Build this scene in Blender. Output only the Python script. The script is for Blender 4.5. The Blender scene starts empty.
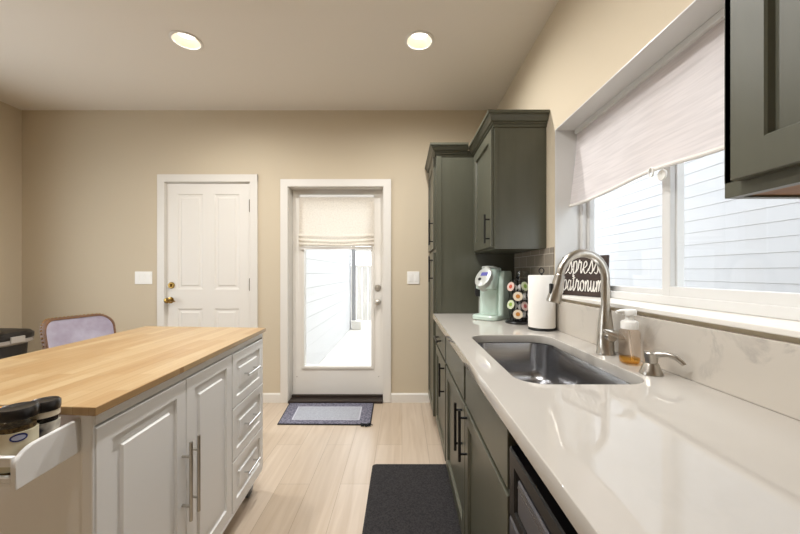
import bpy, bmesh, math, random
from mathutils import Vector, Matrix
random.seed(4)
PI = math.pi
S = bpy.context.scene
COL = S.collection

# ------------------------------------------------------------------ camera, world, sun, lights, exposure
F = 340.0                      # focal length in pixels
cam_d = bpy.data.cameras.new('camera')
cam_d.sensor_width = 36.0
cam_d.lens = 36.0 * F / 800.0
cam_d.shift_x = -2.0 / 800.0
cam_d.shift_y = -(267.0 - 272.0) / 800.0 * 1.0
cam_d.clip_start = 0.02
cam = bpy.data.objects.new('camera', cam_d); COL.objects.link(cam)
cam.location = (0, 0, 1.24); cam.rotation_euler = (PI / 2, 0, 0)
S.camera = cam

S.view_settings.view_transform = 'Standard'
S.view_settings.look = 'None'
S.view_settings.gamma = 1.0
S.view_settings.use_curve_mapping = False
S.view_settings.exposure = 0.57

world = bpy.data.worlds.new('sky'); S.world = world
world.use_nodes = True
wn = world.node_tree.nodes['Background']
wn.inputs['Color'].default_value = (0.89, 0.95, 1.0, 1)
wn.inputs['Strength'].default_value = 3.5

def lamp(name, kind, loc, rot, energy, color, parent=None, **kw):
    d = bpy.data.lights.new(name, kind); d.energy = energy; d.color = color
    for k, v in kw.items(): setattr(d, k, v)
    o = bpy.data.objects.new(name, d); COL.objects.link(o)
    o.location = loc; o.rotation_euler = rot
    if parent: o.parent = parent
    return o
LAMP_W = 46
LAMP_C = (1.0, 0.985, 0.97)

cy = S.cycles
try:
    cy.use_denoising = True
    cy.max_bounces = 10; cy.diffuse_bounces = 5; cy.glossy_bounces = 5
    cy.transmission_bounces = 8; cy.transparent_max_bounces = 12
    cy.sample_clamp_indirect = 6.0
    cy.caustics_reflective = False; cy.caustics_refractive = False
except Exception:
    pass

# ------------------------------------------------------------------ materials
def lin(c):
    c = c / 255.0
    return c / 12.92 if c <= 0.04045 else ((c + 0.055) / 1.055) ** 2.4
def rgb(r, g, b): return (lin(r), lin(g), lin(b), 1)

def mat(name, col, rough=0.5, metal=0.0, spec=0.5, noise=None, bump=None, coat=0.0, sheen=0.0, aniso=None):
    """noise=(scale, second colour, contrast[, stretch]); bump=(scale, strength)"""
    m = bpy.data.materials.new(name); m.use_nodes = True
    nt = m.node_tree; b = nt.nodes['Principled BSDF']
    b.inputs['Base Color'].default_value = col
    b.inputs['Roughness'].default_value = rough
    b.inputs['Metallic'].default_value = metal
    b.inputs['Specular IOR Level'].default_value = spec
    b.inputs['Coat Weight'].default_value = coat
    if sheen: b.inputs['Sheen Weight'].default_value = sheen
    tc = nt.nodes.new('ShaderNodeTexCoord')
    if noise:
        mp = nt.nodes.new('ShaderNodeMapping')
        if len(noise) > 3: mp.inputs['Scale'].default_value = noise[3]
        nz = nt.nodes.new('ShaderNodeTexNoise'); nz.inputs['Scale'].default_value = noise[0]
        nz.inputs['Detail'].default_value = 4
        rp = nt.nodes.new('ShaderNodeValToRGB')
        w = noise[2]
        rp.color_ramp.elements[0].position = 0.5 - w; rp.color_ramp.elements[1].position = 0.5 + w
        rp.color_ramp.elements[0].color = col; rp.color_ramp.elements[1].color = noise[1]
        nt.links.new(tc.outputs['Object'], mp.inputs['Vector'])
        nt.links.new(mp.outputs['Vector'], nz.inputs['Vector'])
        nt.links.new(nz.outputs['Fac'], rp.inputs['Fac'])
        nt.links.new(rp.outputs['Color'], b.inputs['Base Color'])
    if bump:
        nb = nt.nodes.new('ShaderNodeTexNoise'); nb.inputs['Scale'].default_value = bump[0]
        nb.inputs['Detail'].default_value = 3
        bp = nt.nodes.new('ShaderNodeBump'); bp.inputs['Strength'].default_value = bump[1]
        bp.inputs['Distance'].default_value = 0.004
        nt.links.new(tc.outputs['Object'], nb.inputs['Vector'])
        nt.links.new(nb.outputs['Fac'], bp.inputs['Height'])
        nt.links.new(bp.outputs['Normal'], b.inputs['Normal'])
    return m

def brick_mat(name, c1, c2, mortar, bw, rh, swap, rough, mort=0.003, grain=None, offset=0.5, bumpd=0.0, spec=0.5, squash=1.0):
    """rows of planks/tiles; swap = which object axes make (u along the brick, v across)"""
    m = bpy.data.materials.new(name); m.use_nodes = True
    nt = m.node_tree; b = nt.nodes['Principled BSDF']
    b.inputs['Roughness'].default_value = rough; b.inputs['Specular IOR Level'].default_value = spec
    tc = nt.nodes.new('ShaderNodeTexCoord'); sx = nt.nodes.new('ShaderNodeSeparateXYZ'); cx = nt.nodes.new('ShaderNodeCombineXYZ')
    nt.links.new(tc.outputs['Object'], sx.inputs[0])
    nt.links.new(sx.outputs[swap[0]], cx.inputs[0]); nt.links.new(sx.outputs[swap[1]], cx.inputs[1])
    br = nt.nodes.new('ShaderNodeTexBrick')
    br.offset = offset; br.offset_frequency = 2; br.squash = squash
    br.inputs['Scale'].default_value = 1.0
    br.inputs['Color1'].default_value = c1; br.inputs['Color2'].default_value = c2; br.inputs['Mortar'].default_value = mortar
    br.inputs['Mortar Size'].default_value = mort; br.inputs['Mortar Smooth'].default_value = 0.1
    br.inputs['Bias'].default_value = 0.0
    br.inputs['Brick Width'].default_value = bw; br.inputs['Row Height'].default_value = rh
    nt.links.new(cx.outputs[0], br.inputs['Vector'])
    out = br.outputs['Color']
    if grain:
        mp = nt.nodes.new('ShaderNodeMapping'); mp.inputs['Scale'].default_value = (grain[0], grain[1], 1)
        nt.links.new(cx.outputs[0], mp.inputs['Vector'])
        nz = nt.nodes.new('ShaderNodeTexNoise'); nz.inputs['Scale'].default_value = 1.0; nz.inputs['Detail'].default_value = 6
        nz.inputs['Distortion'].default_value = 0.6
        nt.links.new(mp.outputs[0], nz.inputs['Vector'])
        rp = nt.nodes.new('ShaderNodeValToRGB')
        rp.color_ramp.elements[0].position = 0.3; rp.color_ramp.elements[1].position = 0.7
        lo = grain[2]; rp.color_ramp.elements[0].color = lo; rp.color_ramp.elements[1].color = (1, 1, 1, 1)
        nt.links.new(nz.outputs['Fac'], rp.inputs['Fac'])
        mx = nt.nodes.new('ShaderNodeMix'); mx.data_type = 'RGBA'; mx.blend_type = 'MULTIPLY'
        mx.inputs[0].default_value = 1.0
        nt.links.new(out, mx.inputs[6]); nt.links.new(rp.outputs['Color'], mx.inputs[7])
        out = mx.outputs[2]
    nt.links.new(out, b.inputs['Base Color'])
    if bumpd:
        bp = nt.nodes.new('ShaderNodeBump'); bp.inputs['Strength'].default_value = 0.6; bp.inputs['Distance'].default_value = bumpd
        bp.invert = True
        nt.links.new(br.outputs['Fac'], bp.inputs['Height']); nt.links.new(bp.outputs['Normal'], b.inputs['Normal'])
    return m

def glass_mat(name, tint=(1, 1, 1, 1), refl=1.45, rough=0.0):
    m = bpy.data.materials.new(name); m.use_nodes = True
    nt = m.node_tree; nt.nodes.clear()
    o = nt.nodes.new('ShaderNodeOutputMaterial'); mx = nt.nodes.new('ShaderNodeMixShader')
    t = nt.nodes.new('ShaderNodeBsdfTransparent'); t.inputs[0].default_value = tint
    g = nt.nodes.new('ShaderNodeBsdfGlossy'); g.inputs['Roughness'].default_value = rough
    lw = nt.nodes.new('ShaderNodeLayerWeight'); pw = nt.nodes.new('ShaderNodeMath'); pw.operation = 'POWER'; pw.inputs[1].default_value = 5.0
    f = nt.nodes.new('ShaderNodeMath'); f.operation = 'MULTIPLY_ADD'; f0 = ((refl - 1) / (refl + 1)) ** 2
    f.inputs[1].default_value = 1 - f0; f.inputs[2].default_value = f0
    nt.links.new(lw.outputs['Facing'], pw.inputs[0]); nt.links.new(pw.outputs[0], f.inputs[0])
    nt.links.new(f.outputs[0], mx.inputs[0]); nt.links.new(t.outputs[0], mx.inputs[1])
    nt.links.new(g.outputs[0], mx.inputs[2]); nt.links.new(mx.outputs[0], o.inputs[0])
    return m

def fabric_translucent(name, col, tcol, fac, wave=None):
    m = bpy.data.materials.new(name); m.use_nodes = True
    nt = m.node_tree; nt.nodes.clear()
    o = nt.nodes.new('ShaderNodeOutputMaterial'); mx = nt.nodes.new('ShaderNodeMixShader')
    d = nt.nodes.new('ShaderNodeBsdfDiffuse'); t = nt.nodes.new('ShaderNodeBsdfTranslucent')
    mx.inputs[0].default_value = fac
    tc = nt.nodes.new('ShaderNodeTexCoord'); mp = nt.nodes.new('ShaderNodeMapping')
    mp.inputs['Scale'].default_value = wave or (1, 12, 160)
    nz = nt.nodes.new('ShaderNodeTexNoise'); nz.inputs['Scale'].default_value = 1.0; nz.inputs['Detail'].default_value = 4
    nt.links.new(tc.outputs['Object'], mp.inputs[0]); nt.links.new(mp.outputs[0], nz.inputs['Vector'])
    for node, c in ((d, col), (t, tcol)):
        rp = nt.nodes.new('ShaderNodeValToRGB')
        rp.color_ramp.elements[0].position = 0.32; rp.color_ramp.elements[1].position = 0.62
        rp.color_ramp.elements[0].color = tuple(x * 0.90 for x in c[:3]) + (1,); rp.color_ramp.elements[1].color = c
        nt.links.new(nz.outputs['Fac'], rp.inputs[0]); nt.links.new(rp.outputs[0], node.inputs[0])
    nt.links.new(d.outputs[0], mx.inputs[1]); nt.links.new(t.outputs[0], mx.inputs[2]); nt.links.new(mx.outputs[0], o.inputs[0])
    return m

def emit_mat(name, col, strength):
    m = bpy.data.materials.new(name); m.use_nodes = True
    b = m.node_tree.nodes['Principled BSDF']
    b.inputs['Base Color'].default_value = col
    b.inputs['Emission Color'].default_value = col; b.inputs['Emission Strength'].default_value = strength
    return m

def quartz_mat(name, base, vein, amt, rough):
    m = bpy.data.materials.new(name); m.use_nodes = True
    nt = m.node_tree; b = nt.nodes['Principled BSDF']; b.inputs['Roughness'].default_value = rough
    tc = nt.nodes.new('ShaderNodeTexCoord')
    n1 = nt.nodes.new('ShaderNodeTexNoise'); n1.inputs['Scale'].default_value = 2.6; n1.inputs['Detail'].default_value = 7
    n1.inputs['Roughness'].default_value = 0.6; n1.inputs['Distortion'].default_value = 1.2
    sb = nt.nodes.new('ShaderNodeMath'); sb.operation = 'SUBTRACT'; sb.inputs[1].default_value = 0.5
    ab = nt.nodes.new('ShaderNodeMath'); ab.operation = 'ABSOLUTE'
    rp = nt.nodes.new('ShaderNodeValToRGB')
    rp.color_ramp.elements[0].position = 0.0; rp.color_ramp.elements[1].position = amt
    rp.color_ramp.elements[0].color = vein; rp.color_ramp.elements[1].color = base
    n2 = nt.nodes.new('ShaderNodeTexNoise'); n2.inputs['Scale'].default_value = 5.0
    r2 = nt.nodes.new('ShaderNodeValToRGB'); r2.color_ramp.elements[0].position = 0.5; r2.color_ramp.elements[1].position = 0.68
    mx = nt.nodes.new('ShaderNodeMix'); mx.data_type = 'RGBA'
    L = nt.links.new
    L(tc.outputs['Object'], n1.inputs['Vector']); L(tc.outputs['Object'], n2.inputs['Vector'])
    L(n1.outputs['Fac'], sb.inputs[0]); L(sb.outputs[0], ab.inputs[0]); L(ab.outputs[0], rp.inputs[0])
    L(n2.outputs['Fac'], r2.inputs[0]); L(r2.outputs[0], mx.inputs[0])
    mx.inputs[6].default_value = base; L(rp.outputs[0], mx.inputs[7]); L(mx.outputs[2], b.inputs['Base Color'])
    return m

WALL = mat('wall_paint', rgb(205, 192, 168), 0.85, bump=(220, 0.12))
CEIL = mat('ceiling_paint', rgb(226, 219, 208), 0.9, bump=(150, 0.12))
WHITE = mat('white_trim_paint', rgb(226, 222, 214), 0.35)
DOORW = mat('white_door_paint', rgb(230, 226, 218), 0.4)
VINYL = mat('white_vinyl', rgb(214, 213, 210), 0.35)
CAB = mat('green_grey_cabinet_paint', rgb(82, 82, 69), 0.36, noise=(30, rgb(76, 76, 63), 0.3, (1, 1, 0.15)))
CABIN = mat('cabinet_wood_underside', rgb(150, 105, 60), 0.6, noise=(8, rgb(120, 80, 45), 0.2, (6, 1, 6)))
DARK = mat('dark_recess', rgb(30, 30, 28), 0.8)
BLACKM = mat('matt_black_metal', rgb(24, 24, 25), 0.35, 0.3)
NICKEL = mat('brushed_nickel', rgb(204, 199, 190), 0.28, 1.0, noise=(60, rgb(178, 173, 165), 0.3, (1, 1, 0.1)))
CHROME = mat('chrome', rgb(215, 215, 215), 0.12, 1.0)
STEEL = mat('brushed_sink_steel', rgb(190, 190, 192), 0.24, 1.0, noise=(40, rgb(160, 161, 164), 0.3, (0.3, 0.3, 8)))
BRASS = mat('satin_brass', rgb(170, 140, 80), 0.25, 1.0)
QUARTZ = quartz_mat('cream_quartz', rgb(188, 183, 175), rgb(185, 180, 172), 0.05, 0.03)
QUARTZV = quartz_mat('veined_quartz', rgb(192, 185, 174), rgb(164, 157, 150), 0.035, 0.22)
CARTW = mat('white_cart_paint', rgb(236, 235, 233), 0.38)
FLOORM = brick_mat('light_oak_planks', rgb(208, 192, 173), rgb(197, 179, 157), rgb(162, 145, 125), 1.22, 0.18, (1, 0), 0.30,
                   mort=0.0012, grain=(1.6, 26, (0.84, 0.80, 0.76, 1)), offset=0.37)
BUTCH = brick_mat('butcher_block', rgb(188, 164, 125), rgb(170, 138, 96), rgb(152, 118, 76), 0.34, 0.042, (1, 0), 0.32,
                  mort=0.0006, grain=(2.0, 40, (0.86, 0.80, 0.72, 1)), offset=0.43)
TILE = brick_mat('grey_subway_tile', rgb(152, 143, 130), rgb(143, 134, 121), rgb(190, 182, 168), 0.15, 0.075, (1, 2), 0.2,
                 mort=0.0025, bumpd=0.002)
GLASS = glass_mat('window_glass')
SIDING = mat('pale_lap_siding', rgb(174, 174, 176), 0.7)
CONC = mat('pale_concrete', rgb(220, 216, 208), 0.9, noise=(3, rgb(205, 200, 192), 0.3))
FENCE = mat('weathered_fence', rgb(186, 182, 176), 0.85, noise=(6, rgb(160, 157, 150), 0.3, (4, 4, 0.4)))
SHADE = fabric_translucent('sheer_white_shade', rgb(240, 236, 234), rgb(246, 240, 238), 0.55, (1, 5, 90))
SHADE2 = fabric_translucent('woven_cream_shade', rgb(242, 237, 228), rgb(247, 242, 234), 0.55, (70, 1, 70))
HEM = mat('shade_hem', rgb(232, 228, 222), 0.8)
PLASTW = mat('white_plastic', rgb(240, 238, 232), 0.3)
BLACKP = mat('black_plastic', rgb(20, 20, 21), 0.3)
MATB = mat('charcoal_mat', rgb(52, 49, 50), 0.95, noise=(120, rgb(30, 29, 30), 0.12), bump=(300, 0.6))
RUGB = mat('grey_lavender_rug_border', rgb(128, 126, 140), 0.95, noise=(70, rgb(84, 82, 96), 0.1), bump=(250, 0.5))
RUGC = mat('pale_grey_rug_centre', rgb(176, 178, 184), 0.95, noise=(120, rgb(150, 152, 160), 0.2), bump=(250, 0.5))
RUGE = mat('black_rug_edge', rgb(22, 22, 24), 0.8)

# ------------------------------------------------------------------ mesh helpers
class MB:
    def __init__(s): s.bm = bmesh.new()
    def _merge(s, b2, smooth=False):
        for f in b2.faces: f.smooth = smooth
        me = bpy.data.meshes.new('tmp'); b2.to_mesh(me); b2.free()
        s.bm.from_mesh(me); bpy.data.meshes.remove(me)
        return s
    def box(s, x0, x1, y0, y1, z0, z1, bev=0.0, seg=2, fn=None):
        b = bmesh.new(); bmesh.ops.create_cube(b, size=1)
        for v in b.verts:
            v.co = Vector(((x0 + x1) / 2 + v.co.x * (x1 - x0), (y0 + y1) / 2 + v.co.y * (y1 - y0), (z0 + z1) / 2 + v.co.z * (z1 - z0)))
        if bev: bmesh.ops.bevel(b, geom=b.edges[:], offset=bev, segments=seg, affect='EDGES', profile=0.5)
        if fn:
            for v in b.verts: v.co = Vector(fn(*v.co))
        bmesh.ops.recalc_face_normals(b, faces=b.faces[:])
        return s._merge(b)
    def tube(s, pts, r, n=12, caps=True, closed=False):
        """r: number or list"""
        b = bmesh.new(); P = [Vector(p) for p in pts]; m = len(P)
        R = r if isinstance(r, (list, tuple)) else [r] * m
        rings = []; up = None
        for i, p in enumerate(P):
            if closed: t = P[(i + 1) % m] - P[i - 1]
            else: t = (P[min(i + 1, m - 1)] - P[max(i - 1, 0)])
            t.normalize()
            if up is None:
                up = Vector((0, 0, 1)) if abs(t.z) < 0.9 else Vector((1, 0, 0))
            a = t.cross(up); a.normalize(); c = a.cross(t); c.normalize(); up = c
            rings.append([b.verts.new(p + R[i] * (math.cos(2 * PI * k / n) * a + math.sin(2 * PI * k / n) * c)) for k in range(n)])
        for i in range(m if closed else m - 1):
            A, B = rings[i], rings[(i + 1) % m]
            for k in range(n): b.faces.new((A[k], A[(k + 1) % n], B[(k + 1) % n], B[k]))
        if caps and not closed:
            b.faces.new(rings[0][::-1]); b.faces.new(rings[-1])
        bmesh.ops.recalc_face_normals(b, faces=b.faces[:])
        return s._merge(b, True)
    def lathe(s, prof, c=(0, 0, 0), n=32, axis='Z', cap=True):
        b = bmesh.new(); rings = []
        for (r, h) in prof:
            ring = []
            for k in range(n):
                a = 2 * PI * k / n; u, w = r * math.cos(a), r * math.sin(a)
                co = {'Z': (u, w, h), 'Y': (u, h, w), 'X': (h, u, w)}[axis]
                ring.append(b.verts.new(Vector(co) + Vector(c)))
            rings.append(ring)
        for A, B in zip(rings, rings[1:]):
            for k in range(n): b.faces.new((A[k], A[(k + 1) % n], B[(k + 1) % n], B[k]))
        if cap:
            b.faces.new(rings[0][::-1]); b.faces.new(rings[-1])
        bmesh.ops.remove_doubles(b, verts=b.verts[:], dist=1e-6)
        bmesh.ops.recalc_face_normals(b, faces=b.faces[:])
        return s._merge(b, True)
    def loops(s, loops, cap0=True, cap1=True, smooth=False):
        b = bmesh.new(); R = [[b.verts.new(Vector(p)) for p in L] for L in loops]
        n = len(R[0])
        for A, B in zip(R, R[1:]):
            for k in range(n): b.faces.new((A[k], A[(k + 1) % n], B[(k + 1) % n], B[k]))
        if cap0: b.faces.new(R[0][::-1])
        if cap1: b.faces.new(R[-1])
        bmesh.ops.recalc_face_normals(b, faces=b.faces[:])
        return s._merge(b, smooth)
    def prism(s, poly, fn, h0, h1, bev=0.0):
        b = bmesh.new()
        A = [b.verts.new(Vector(fn(u, w, h0))) for u, w in poly]; B = [b.verts.new(Vector(fn(u, w, h1))) for u, w in poly]
        n = len(poly)
        for k in range(n): b.faces.new((A[k], A[(k + 1) % n], B[(k + 1) % n], B[k]))
        b.faces.new(A[::-1]); b.faces.new(B)
        bmesh.ops.recalc_face_normals(b, faces=b.faces[:])
        if bev: bmesh.ops.bevel(b, geom=b.edges[:], offset=bev, segments=2, affect='EDGES')
        return s._merge(b)
    def quads(s, Q, smooth=False, weld=True):
        b = bmesh.new()
        for q in Q: b.faces.new([b.verts.new(Vector(p)) for p in q])
        if weld: bmesh.ops.remove_doubles(b, verts=b.verts[:], dist=1e-5)
        bmesh.ops.recalc_face_normals(b, faces=b.faces[:])
        return s._merge(b, smooth)
    def sheet(s, fn, nu, nv, thick=0.0, smooth=True):
        b = bmesh.new()
        V = [[b.verts.new(Vector(fn(i / nu, j / nv))) for j in range(nv + 1)] for i in range(nu + 1)]
        for i in range(nu):
            for j in range(nv): b.faces.new((V[i][j], V[i + 1][j], V[i + 1][j + 1], V[i][j + 1]))
        bmesh.ops.recalc_face_normals(b, faces=b.faces[:])
        if thick: bmesh.ops.solidify(b, geom=b.faces[:], thickness=thick)
        return s._merge(b, smooth)
    def xform(s, M):
        bmesh.ops.transform(s.bm, matrix=M, verts=s.bm.verts[:]); return s
    def build(s, name, m, parent=None, local=False):
        root = parent
        off = Vector((0, 0, 0))
        if parent is not None and not local:
            r = parent
            while r.parent: r = r.parent
            off = r.location
            if r.type == 'MESH': off = Vector((0, 0, 0)) + r.location
        if off.length: bmesh.ops.translate(s.bm, vec=-off, verts=s.bm.verts[:])
        me = bpy.data.meshes.new(name); s.bm.to_mesh(me); s.bm.free()
        me.materials.append(m)
        o = bpy.data.objects.new(name, me); COL.objects.link(o)
        if parent is not None: o.parent = parent
        try:
            if any(p.use_smooth for p in me.polygons): me.set_sharp_from_angle(angle=math.radians(40))
        except Exception: pass
        return o

def tag(o, label=None, cat=None, group=None, kind=None):
    if label: o['label'] = label
    if cat: o['category'] = cat
    if group: o['group'] = group
    if kind: o['kind'] = kind
    return o
def thing(name, loc, label, cat, group=None, kind=None):
    o = bpy.data.objects.new(name, None); COL.objects.link(o); o.location = loc; o.empty_display_size = 0.05
    return tag(o, label, cat, group, kind)
def copy_tree(o, parent=None):
    c = o.copy(); COL.objects.link(c)
    if parent is not None: c.parent = parent
    for ch in list(o.children): copy_tree(ch, c)
    return c

def rrect(x0, x1, y0, y1, r, n=6):
    P = []
    for cx, cyy, a0 in ((x1 - r, y0 + r, -PI / 2), (x1 - r, y1 - r, 0), (x0 + r, y1 - r, PI / 2), (x0 + r, y0 + r, PI)):
        for k in range(n + 1):
            a = a0 + PI / 2 * k / n
            P.append((cx + r * math.cos(a), cyy + r * math.sin(a)))
    return P
def rect(u0, u1, w0, w1): return [(u0, w0), (u1, w0), (u1, w1), (u0, w1)]

def panel_front(mb, fn, u0, u1, w0, w1, t, panels, prof, bev=0.002):
    """slab with front at n=t, recessed/raised panels; fn(u, w, n) -> point; prof=[(inset, n offset)...]"""
    us = sorted({u0 + bev, u1 - bev} | {p[0] for p in panels} | {p[1] for p in panels})
    ws = sorted({w0 + bev, w1 - bev} | {p[2] for p in panels} | {p[3] for p in panels})
    Q = []
    for a, b in zip(us, us[1:]):
        for c, d in zip(ws, ws[1:]):
            mu, mw = (a + b) / 2, (c + d) / 2
            if any(p[0] < mu < p[1] and p[2] < mw < p[3] for p in panels): continue
            Q.append([fn(u, w, t) for u, w in rect(a, b, c, d)])
    mb.quads(Q)
    L = [[fn(u, w, 0) for u, w in rect(u0, u1, w0, w1)], [fn(u, w, t - bev) for u, w in rect(u0, u1, w0, w1)],
         [fn(u, w, t) for u, w in rect(u0 + bev, u1 - bev, w0 + bev, w1 - bev)]]
    mb.loops(L, True, False)
    for p in panels:
        mb.loops([[fn(u, w, t + dn) for u, w in rect(p[0] + i, p[1] - i, p[2] + i, p[3] - i)] for i, dn in [(0, 0)] + prof], False, True)
    return mb
SHAKER = [(0.003, -0.003), (0.006, -0.012)]
RAISED = [(0.002, -0.009), (0.034, -0.009), (0.038, -0.001)]
DOORP = [(0.006, -0.006), (0.018, -0.008), (0.028, -0.008), (0.040, -0.002)]

def wall_holes(mb, axis, p0, p1, a0, a1, z0, z1, holes):
    """wall slab between p0..p1 on its thickness axis, holes = (a0,a1,z0,z1)"""
    As = sorted({a0, a1} | {h[0] for h in holes} | {h[1] for h in holes}); Zs = sorted({z0, z1} | {h[2] for h in holes} | {h[3] for h in holes})
    inside = lambda a, z: a0 < a < a1 and z0 < z < z1 and not any(h[0] < a < h[1] and h[2] < z < h[3] for h in holes)
    pt = (lambda a, p, z: (p, a, z)) if axis == 'X' else (lambda a, p, z: (a, p, z))
    Q = []
    for i in range(len(As) - 1):
        for j in range(len(Zs) - 1):
            A, B, C, D = As[i], As[i + 1], Zs[j], Zs[j + 1]
            if not inside((A + B) / 2, (C + D) / 2): continue
            for p in (p0, p1): Q.append([pt(A, p, C), pt(B, p, C), pt(B, p, D), pt(A, p, D)])
            e = 1e-4
            if not inside(A - e, (C + D) / 2): Q.append([pt(A, p0, C), pt(A, p1, C), pt(A, p1, D), pt(A, p0, D)])
            if not inside(B + e, (C + D) / 2): Q.append([pt(B, p0, C), pt(B, p1, C), pt(B, p1, D), pt(B, p0, D)])
            if not inside((A + B) / 2, C - e): Q.append([pt(A, p0, C), pt(B, p0, C), pt(B, p1, C), pt(A, p1, C)])
            if not inside((A + B) / 2, D + e): Q.append([pt(A, p0, D), pt(B, p0, D), pt(B, p1, D), pt(A, p1, D)])
    return mb.quads(Q)

def bar_pull(mb, a, b, out, r=0.006, inset=0.03, square=False):
    """bar from a to b, posts run back along -out to the surface"""
    a, b, out = Vector(a), Vector(b), Vector(out)
    d = (b - a).normalized()
    mb.tube([a, b], r, 10)
    for p in (a + d * inset, b - d * inset): mb.tube([p, p - out], r * 0.8, 8)
    return mb

# ------------------------------------------------------------------ setting
XL, XR, YB, YF, ZC = -3.62, 0.889, 3.238, -2.9, 2.78
floor = MB().box(XL - .15, XR + .2, YF - .1, YB + .16, -0.1, 0.0).build('floor', FLOORM); tag(floor, kind='structure')

LIGHTS = [(-1.436, 2.265), (0.116, 2.265), (-1.436, 0.70), (-0.36, 0.62), (-0.38, 1.45)]  # first two are in view; the rest are unseen, added to brighten the room
def ceiling():
    mb = MB(); r = 0.082; h = 0.12; N = 32
    xs = sorted({XL - .15, XR + .2} | {v for x, y in LIGHTS for v in (x - h, x + h)})
    ys = sorted({YF - .1, YB + .16} | {v for x, y in LIGHTS for v in (y - h, y + h)})
    Q = []
    for a, b in zip(xs, xs[1:]):
        for c, d in zip(ys, ys[1:]):
            hit = [l for l in LIGHTS if abs(l[0] - (a + b) / 2) < h * .99 and abs(l[1] - (c + d) / 2) < h * .99]
            if not hit:
                Q.append([(a, c, ZC), (b, c, ZC), (b, d, ZC), (a, d, ZC)])
    mb.quads(Q, weld=False)
    for lx, ly in LIGHTS:
        o, i = [], []
        for k in range(N):
            t = 2 * PI * (k + .5) / N; cx, sx = math.cos(t), math.sin(t); m = max(abs(cx), abs(sx))
            o.append((lx + h * cx / m, ly + h * sx / m, ZC)); i.append((lx + r * cx, ly + r * sx, ZC))
        for k in range(N): mb.quads([[o[k], o[(k + 1) % N], i[(k + 1) % N], i[k]]])
        # true square corners
        for sx_, sy_ in ((1, 1), (1, -1), (-1, 1), (-1, -1)):
            t = [p for p in o if (p[0] - lx) * sx_ > 0 and (p[1] - ly) * sy_ > 0]
            pa = max(t, key=lambda p: abs(p[0] - lx) - 1e-3 * abs(abs(p[1] - ly) - h) if abs(abs(p[0] - lx) - h) < 1e-6 else -9)
            ca = sorted(t, key=lambda p: (p[0] - (lx + sx_ * h)) ** 2 + (p[1] - (ly + sy_ * h)) ** 2)[:2]
            mb.quads([[ca[0], ca[1], (lx + sx_ * h, ly + sy_ * h, ZC)]], weld=False)
    mb.box(XL - .15, XR + .2, YF - .1, YB + .16, ZC + .16, ZC + .3)
    for x0, x1, y0, y1 in ((XL - .15, XL - .1, YF - .1, YB + .16), (XR + .15, XR + .2, YF - .1, YB + .16), (XL - .15, XR + .2, YF - .1, YF - .05), (XL - .15, XR + .2, YB + .11, YB + .16)):
        mb.box(x0, x1, y0, y1, ZC, ZC + .16)
    return tag(mb.build('ceiling', CEIL), kind='structure')
ceiling()

WY0, WY1, WZ0, WZ1 = 0.69, 1.973, 1.095, 2.064      # kitchen window opening
DX0, DX1, DZ1 = -1.088, -0.170, 2.055               # glass door opening
EX0, EX1, EZ1 = -2.256, -1.436, 2.10                # panel door opening
tag(wall_holes(MB(), 'X', XR, XR + .2, YF - .1, YB + .16, 0, ZC + .02, [(WY0, WY1, WZ0, WZ1)]).build('wall_right', WALL), kind='structure')
tag(wall_holes(MB(), 'Y', YB, YB + .16, XL, XR, 0, ZC + .02, [(DX0, DX1, -1e-9, DZ1), (EX0, EX1, -1e-9, EZ1)]).build('wall_back', WALL), kind='structure')
LW = (1.0, 2.45, .62, 2.15)
tag(wall_holes(MB(), 'X', XL - .15, XL, YF - .1, YB + .16, 0, ZC + .02, [LW]).build('wall_left', WALL), kind='structure')
tag(wall_holes(MB(), 'Y', YF - .1, YF, XL, XR, 0, ZC + .02, []).build('wall_rear', WALL), kind='structure')

# baseboards
def base(name, segs):
    mb = MB()
    for x0, x1 in segs:
        mb.loops([[(x, YB, 0), (x, YB - .014, 0), (x, YB - .014, .075), (x, YB - .006, .088), (x, YB, .088)] for x in (x0, x1)])
    return tag(mb.build(name, WHITE), kind='structure')
base('baseboard_back', [(XL, -2.326), (-1.378, -1.154), (-0.103, 0.27)])
tag(MB().box(XL, XL + .014, YF, YB, 0, .088, .003).build('baseboard_left', WHITE), kind='structure')

# door casings
def casing(name, x0, x1, z1, w):
    mb = MB(); y = YB
    fn = lambda u, v, n: (u, y - n, v)
    mb.prism(rect(x0 - w, x0 + .006, 0, z1 + w), fn, 0, .018, .003)
    mb.prism(rect(x1 - .006, x1 + w, 0, z1 + w), fn, 0, .018, .003)
    mb.prism(rect(x0 - w, x1 + w, z1 - .006, z1 + w), fn, 0, .0185, .003)
    # jamb lining
    mb.box(x0, x0 + .012, y, y + .16, 0, z1); mb.box(x1 - .012, x1, y, y + .16, 0, z1); mb.box(x0, x1, y, y + .16, z1 - .012, z1)
    return tag(mb.build(name, WHITE), kind='structure')
casing('trim_1', DX0, DX1, DZ1, .066)
casing('trim_2', EX0, EX1, EZ1, .066)

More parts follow.
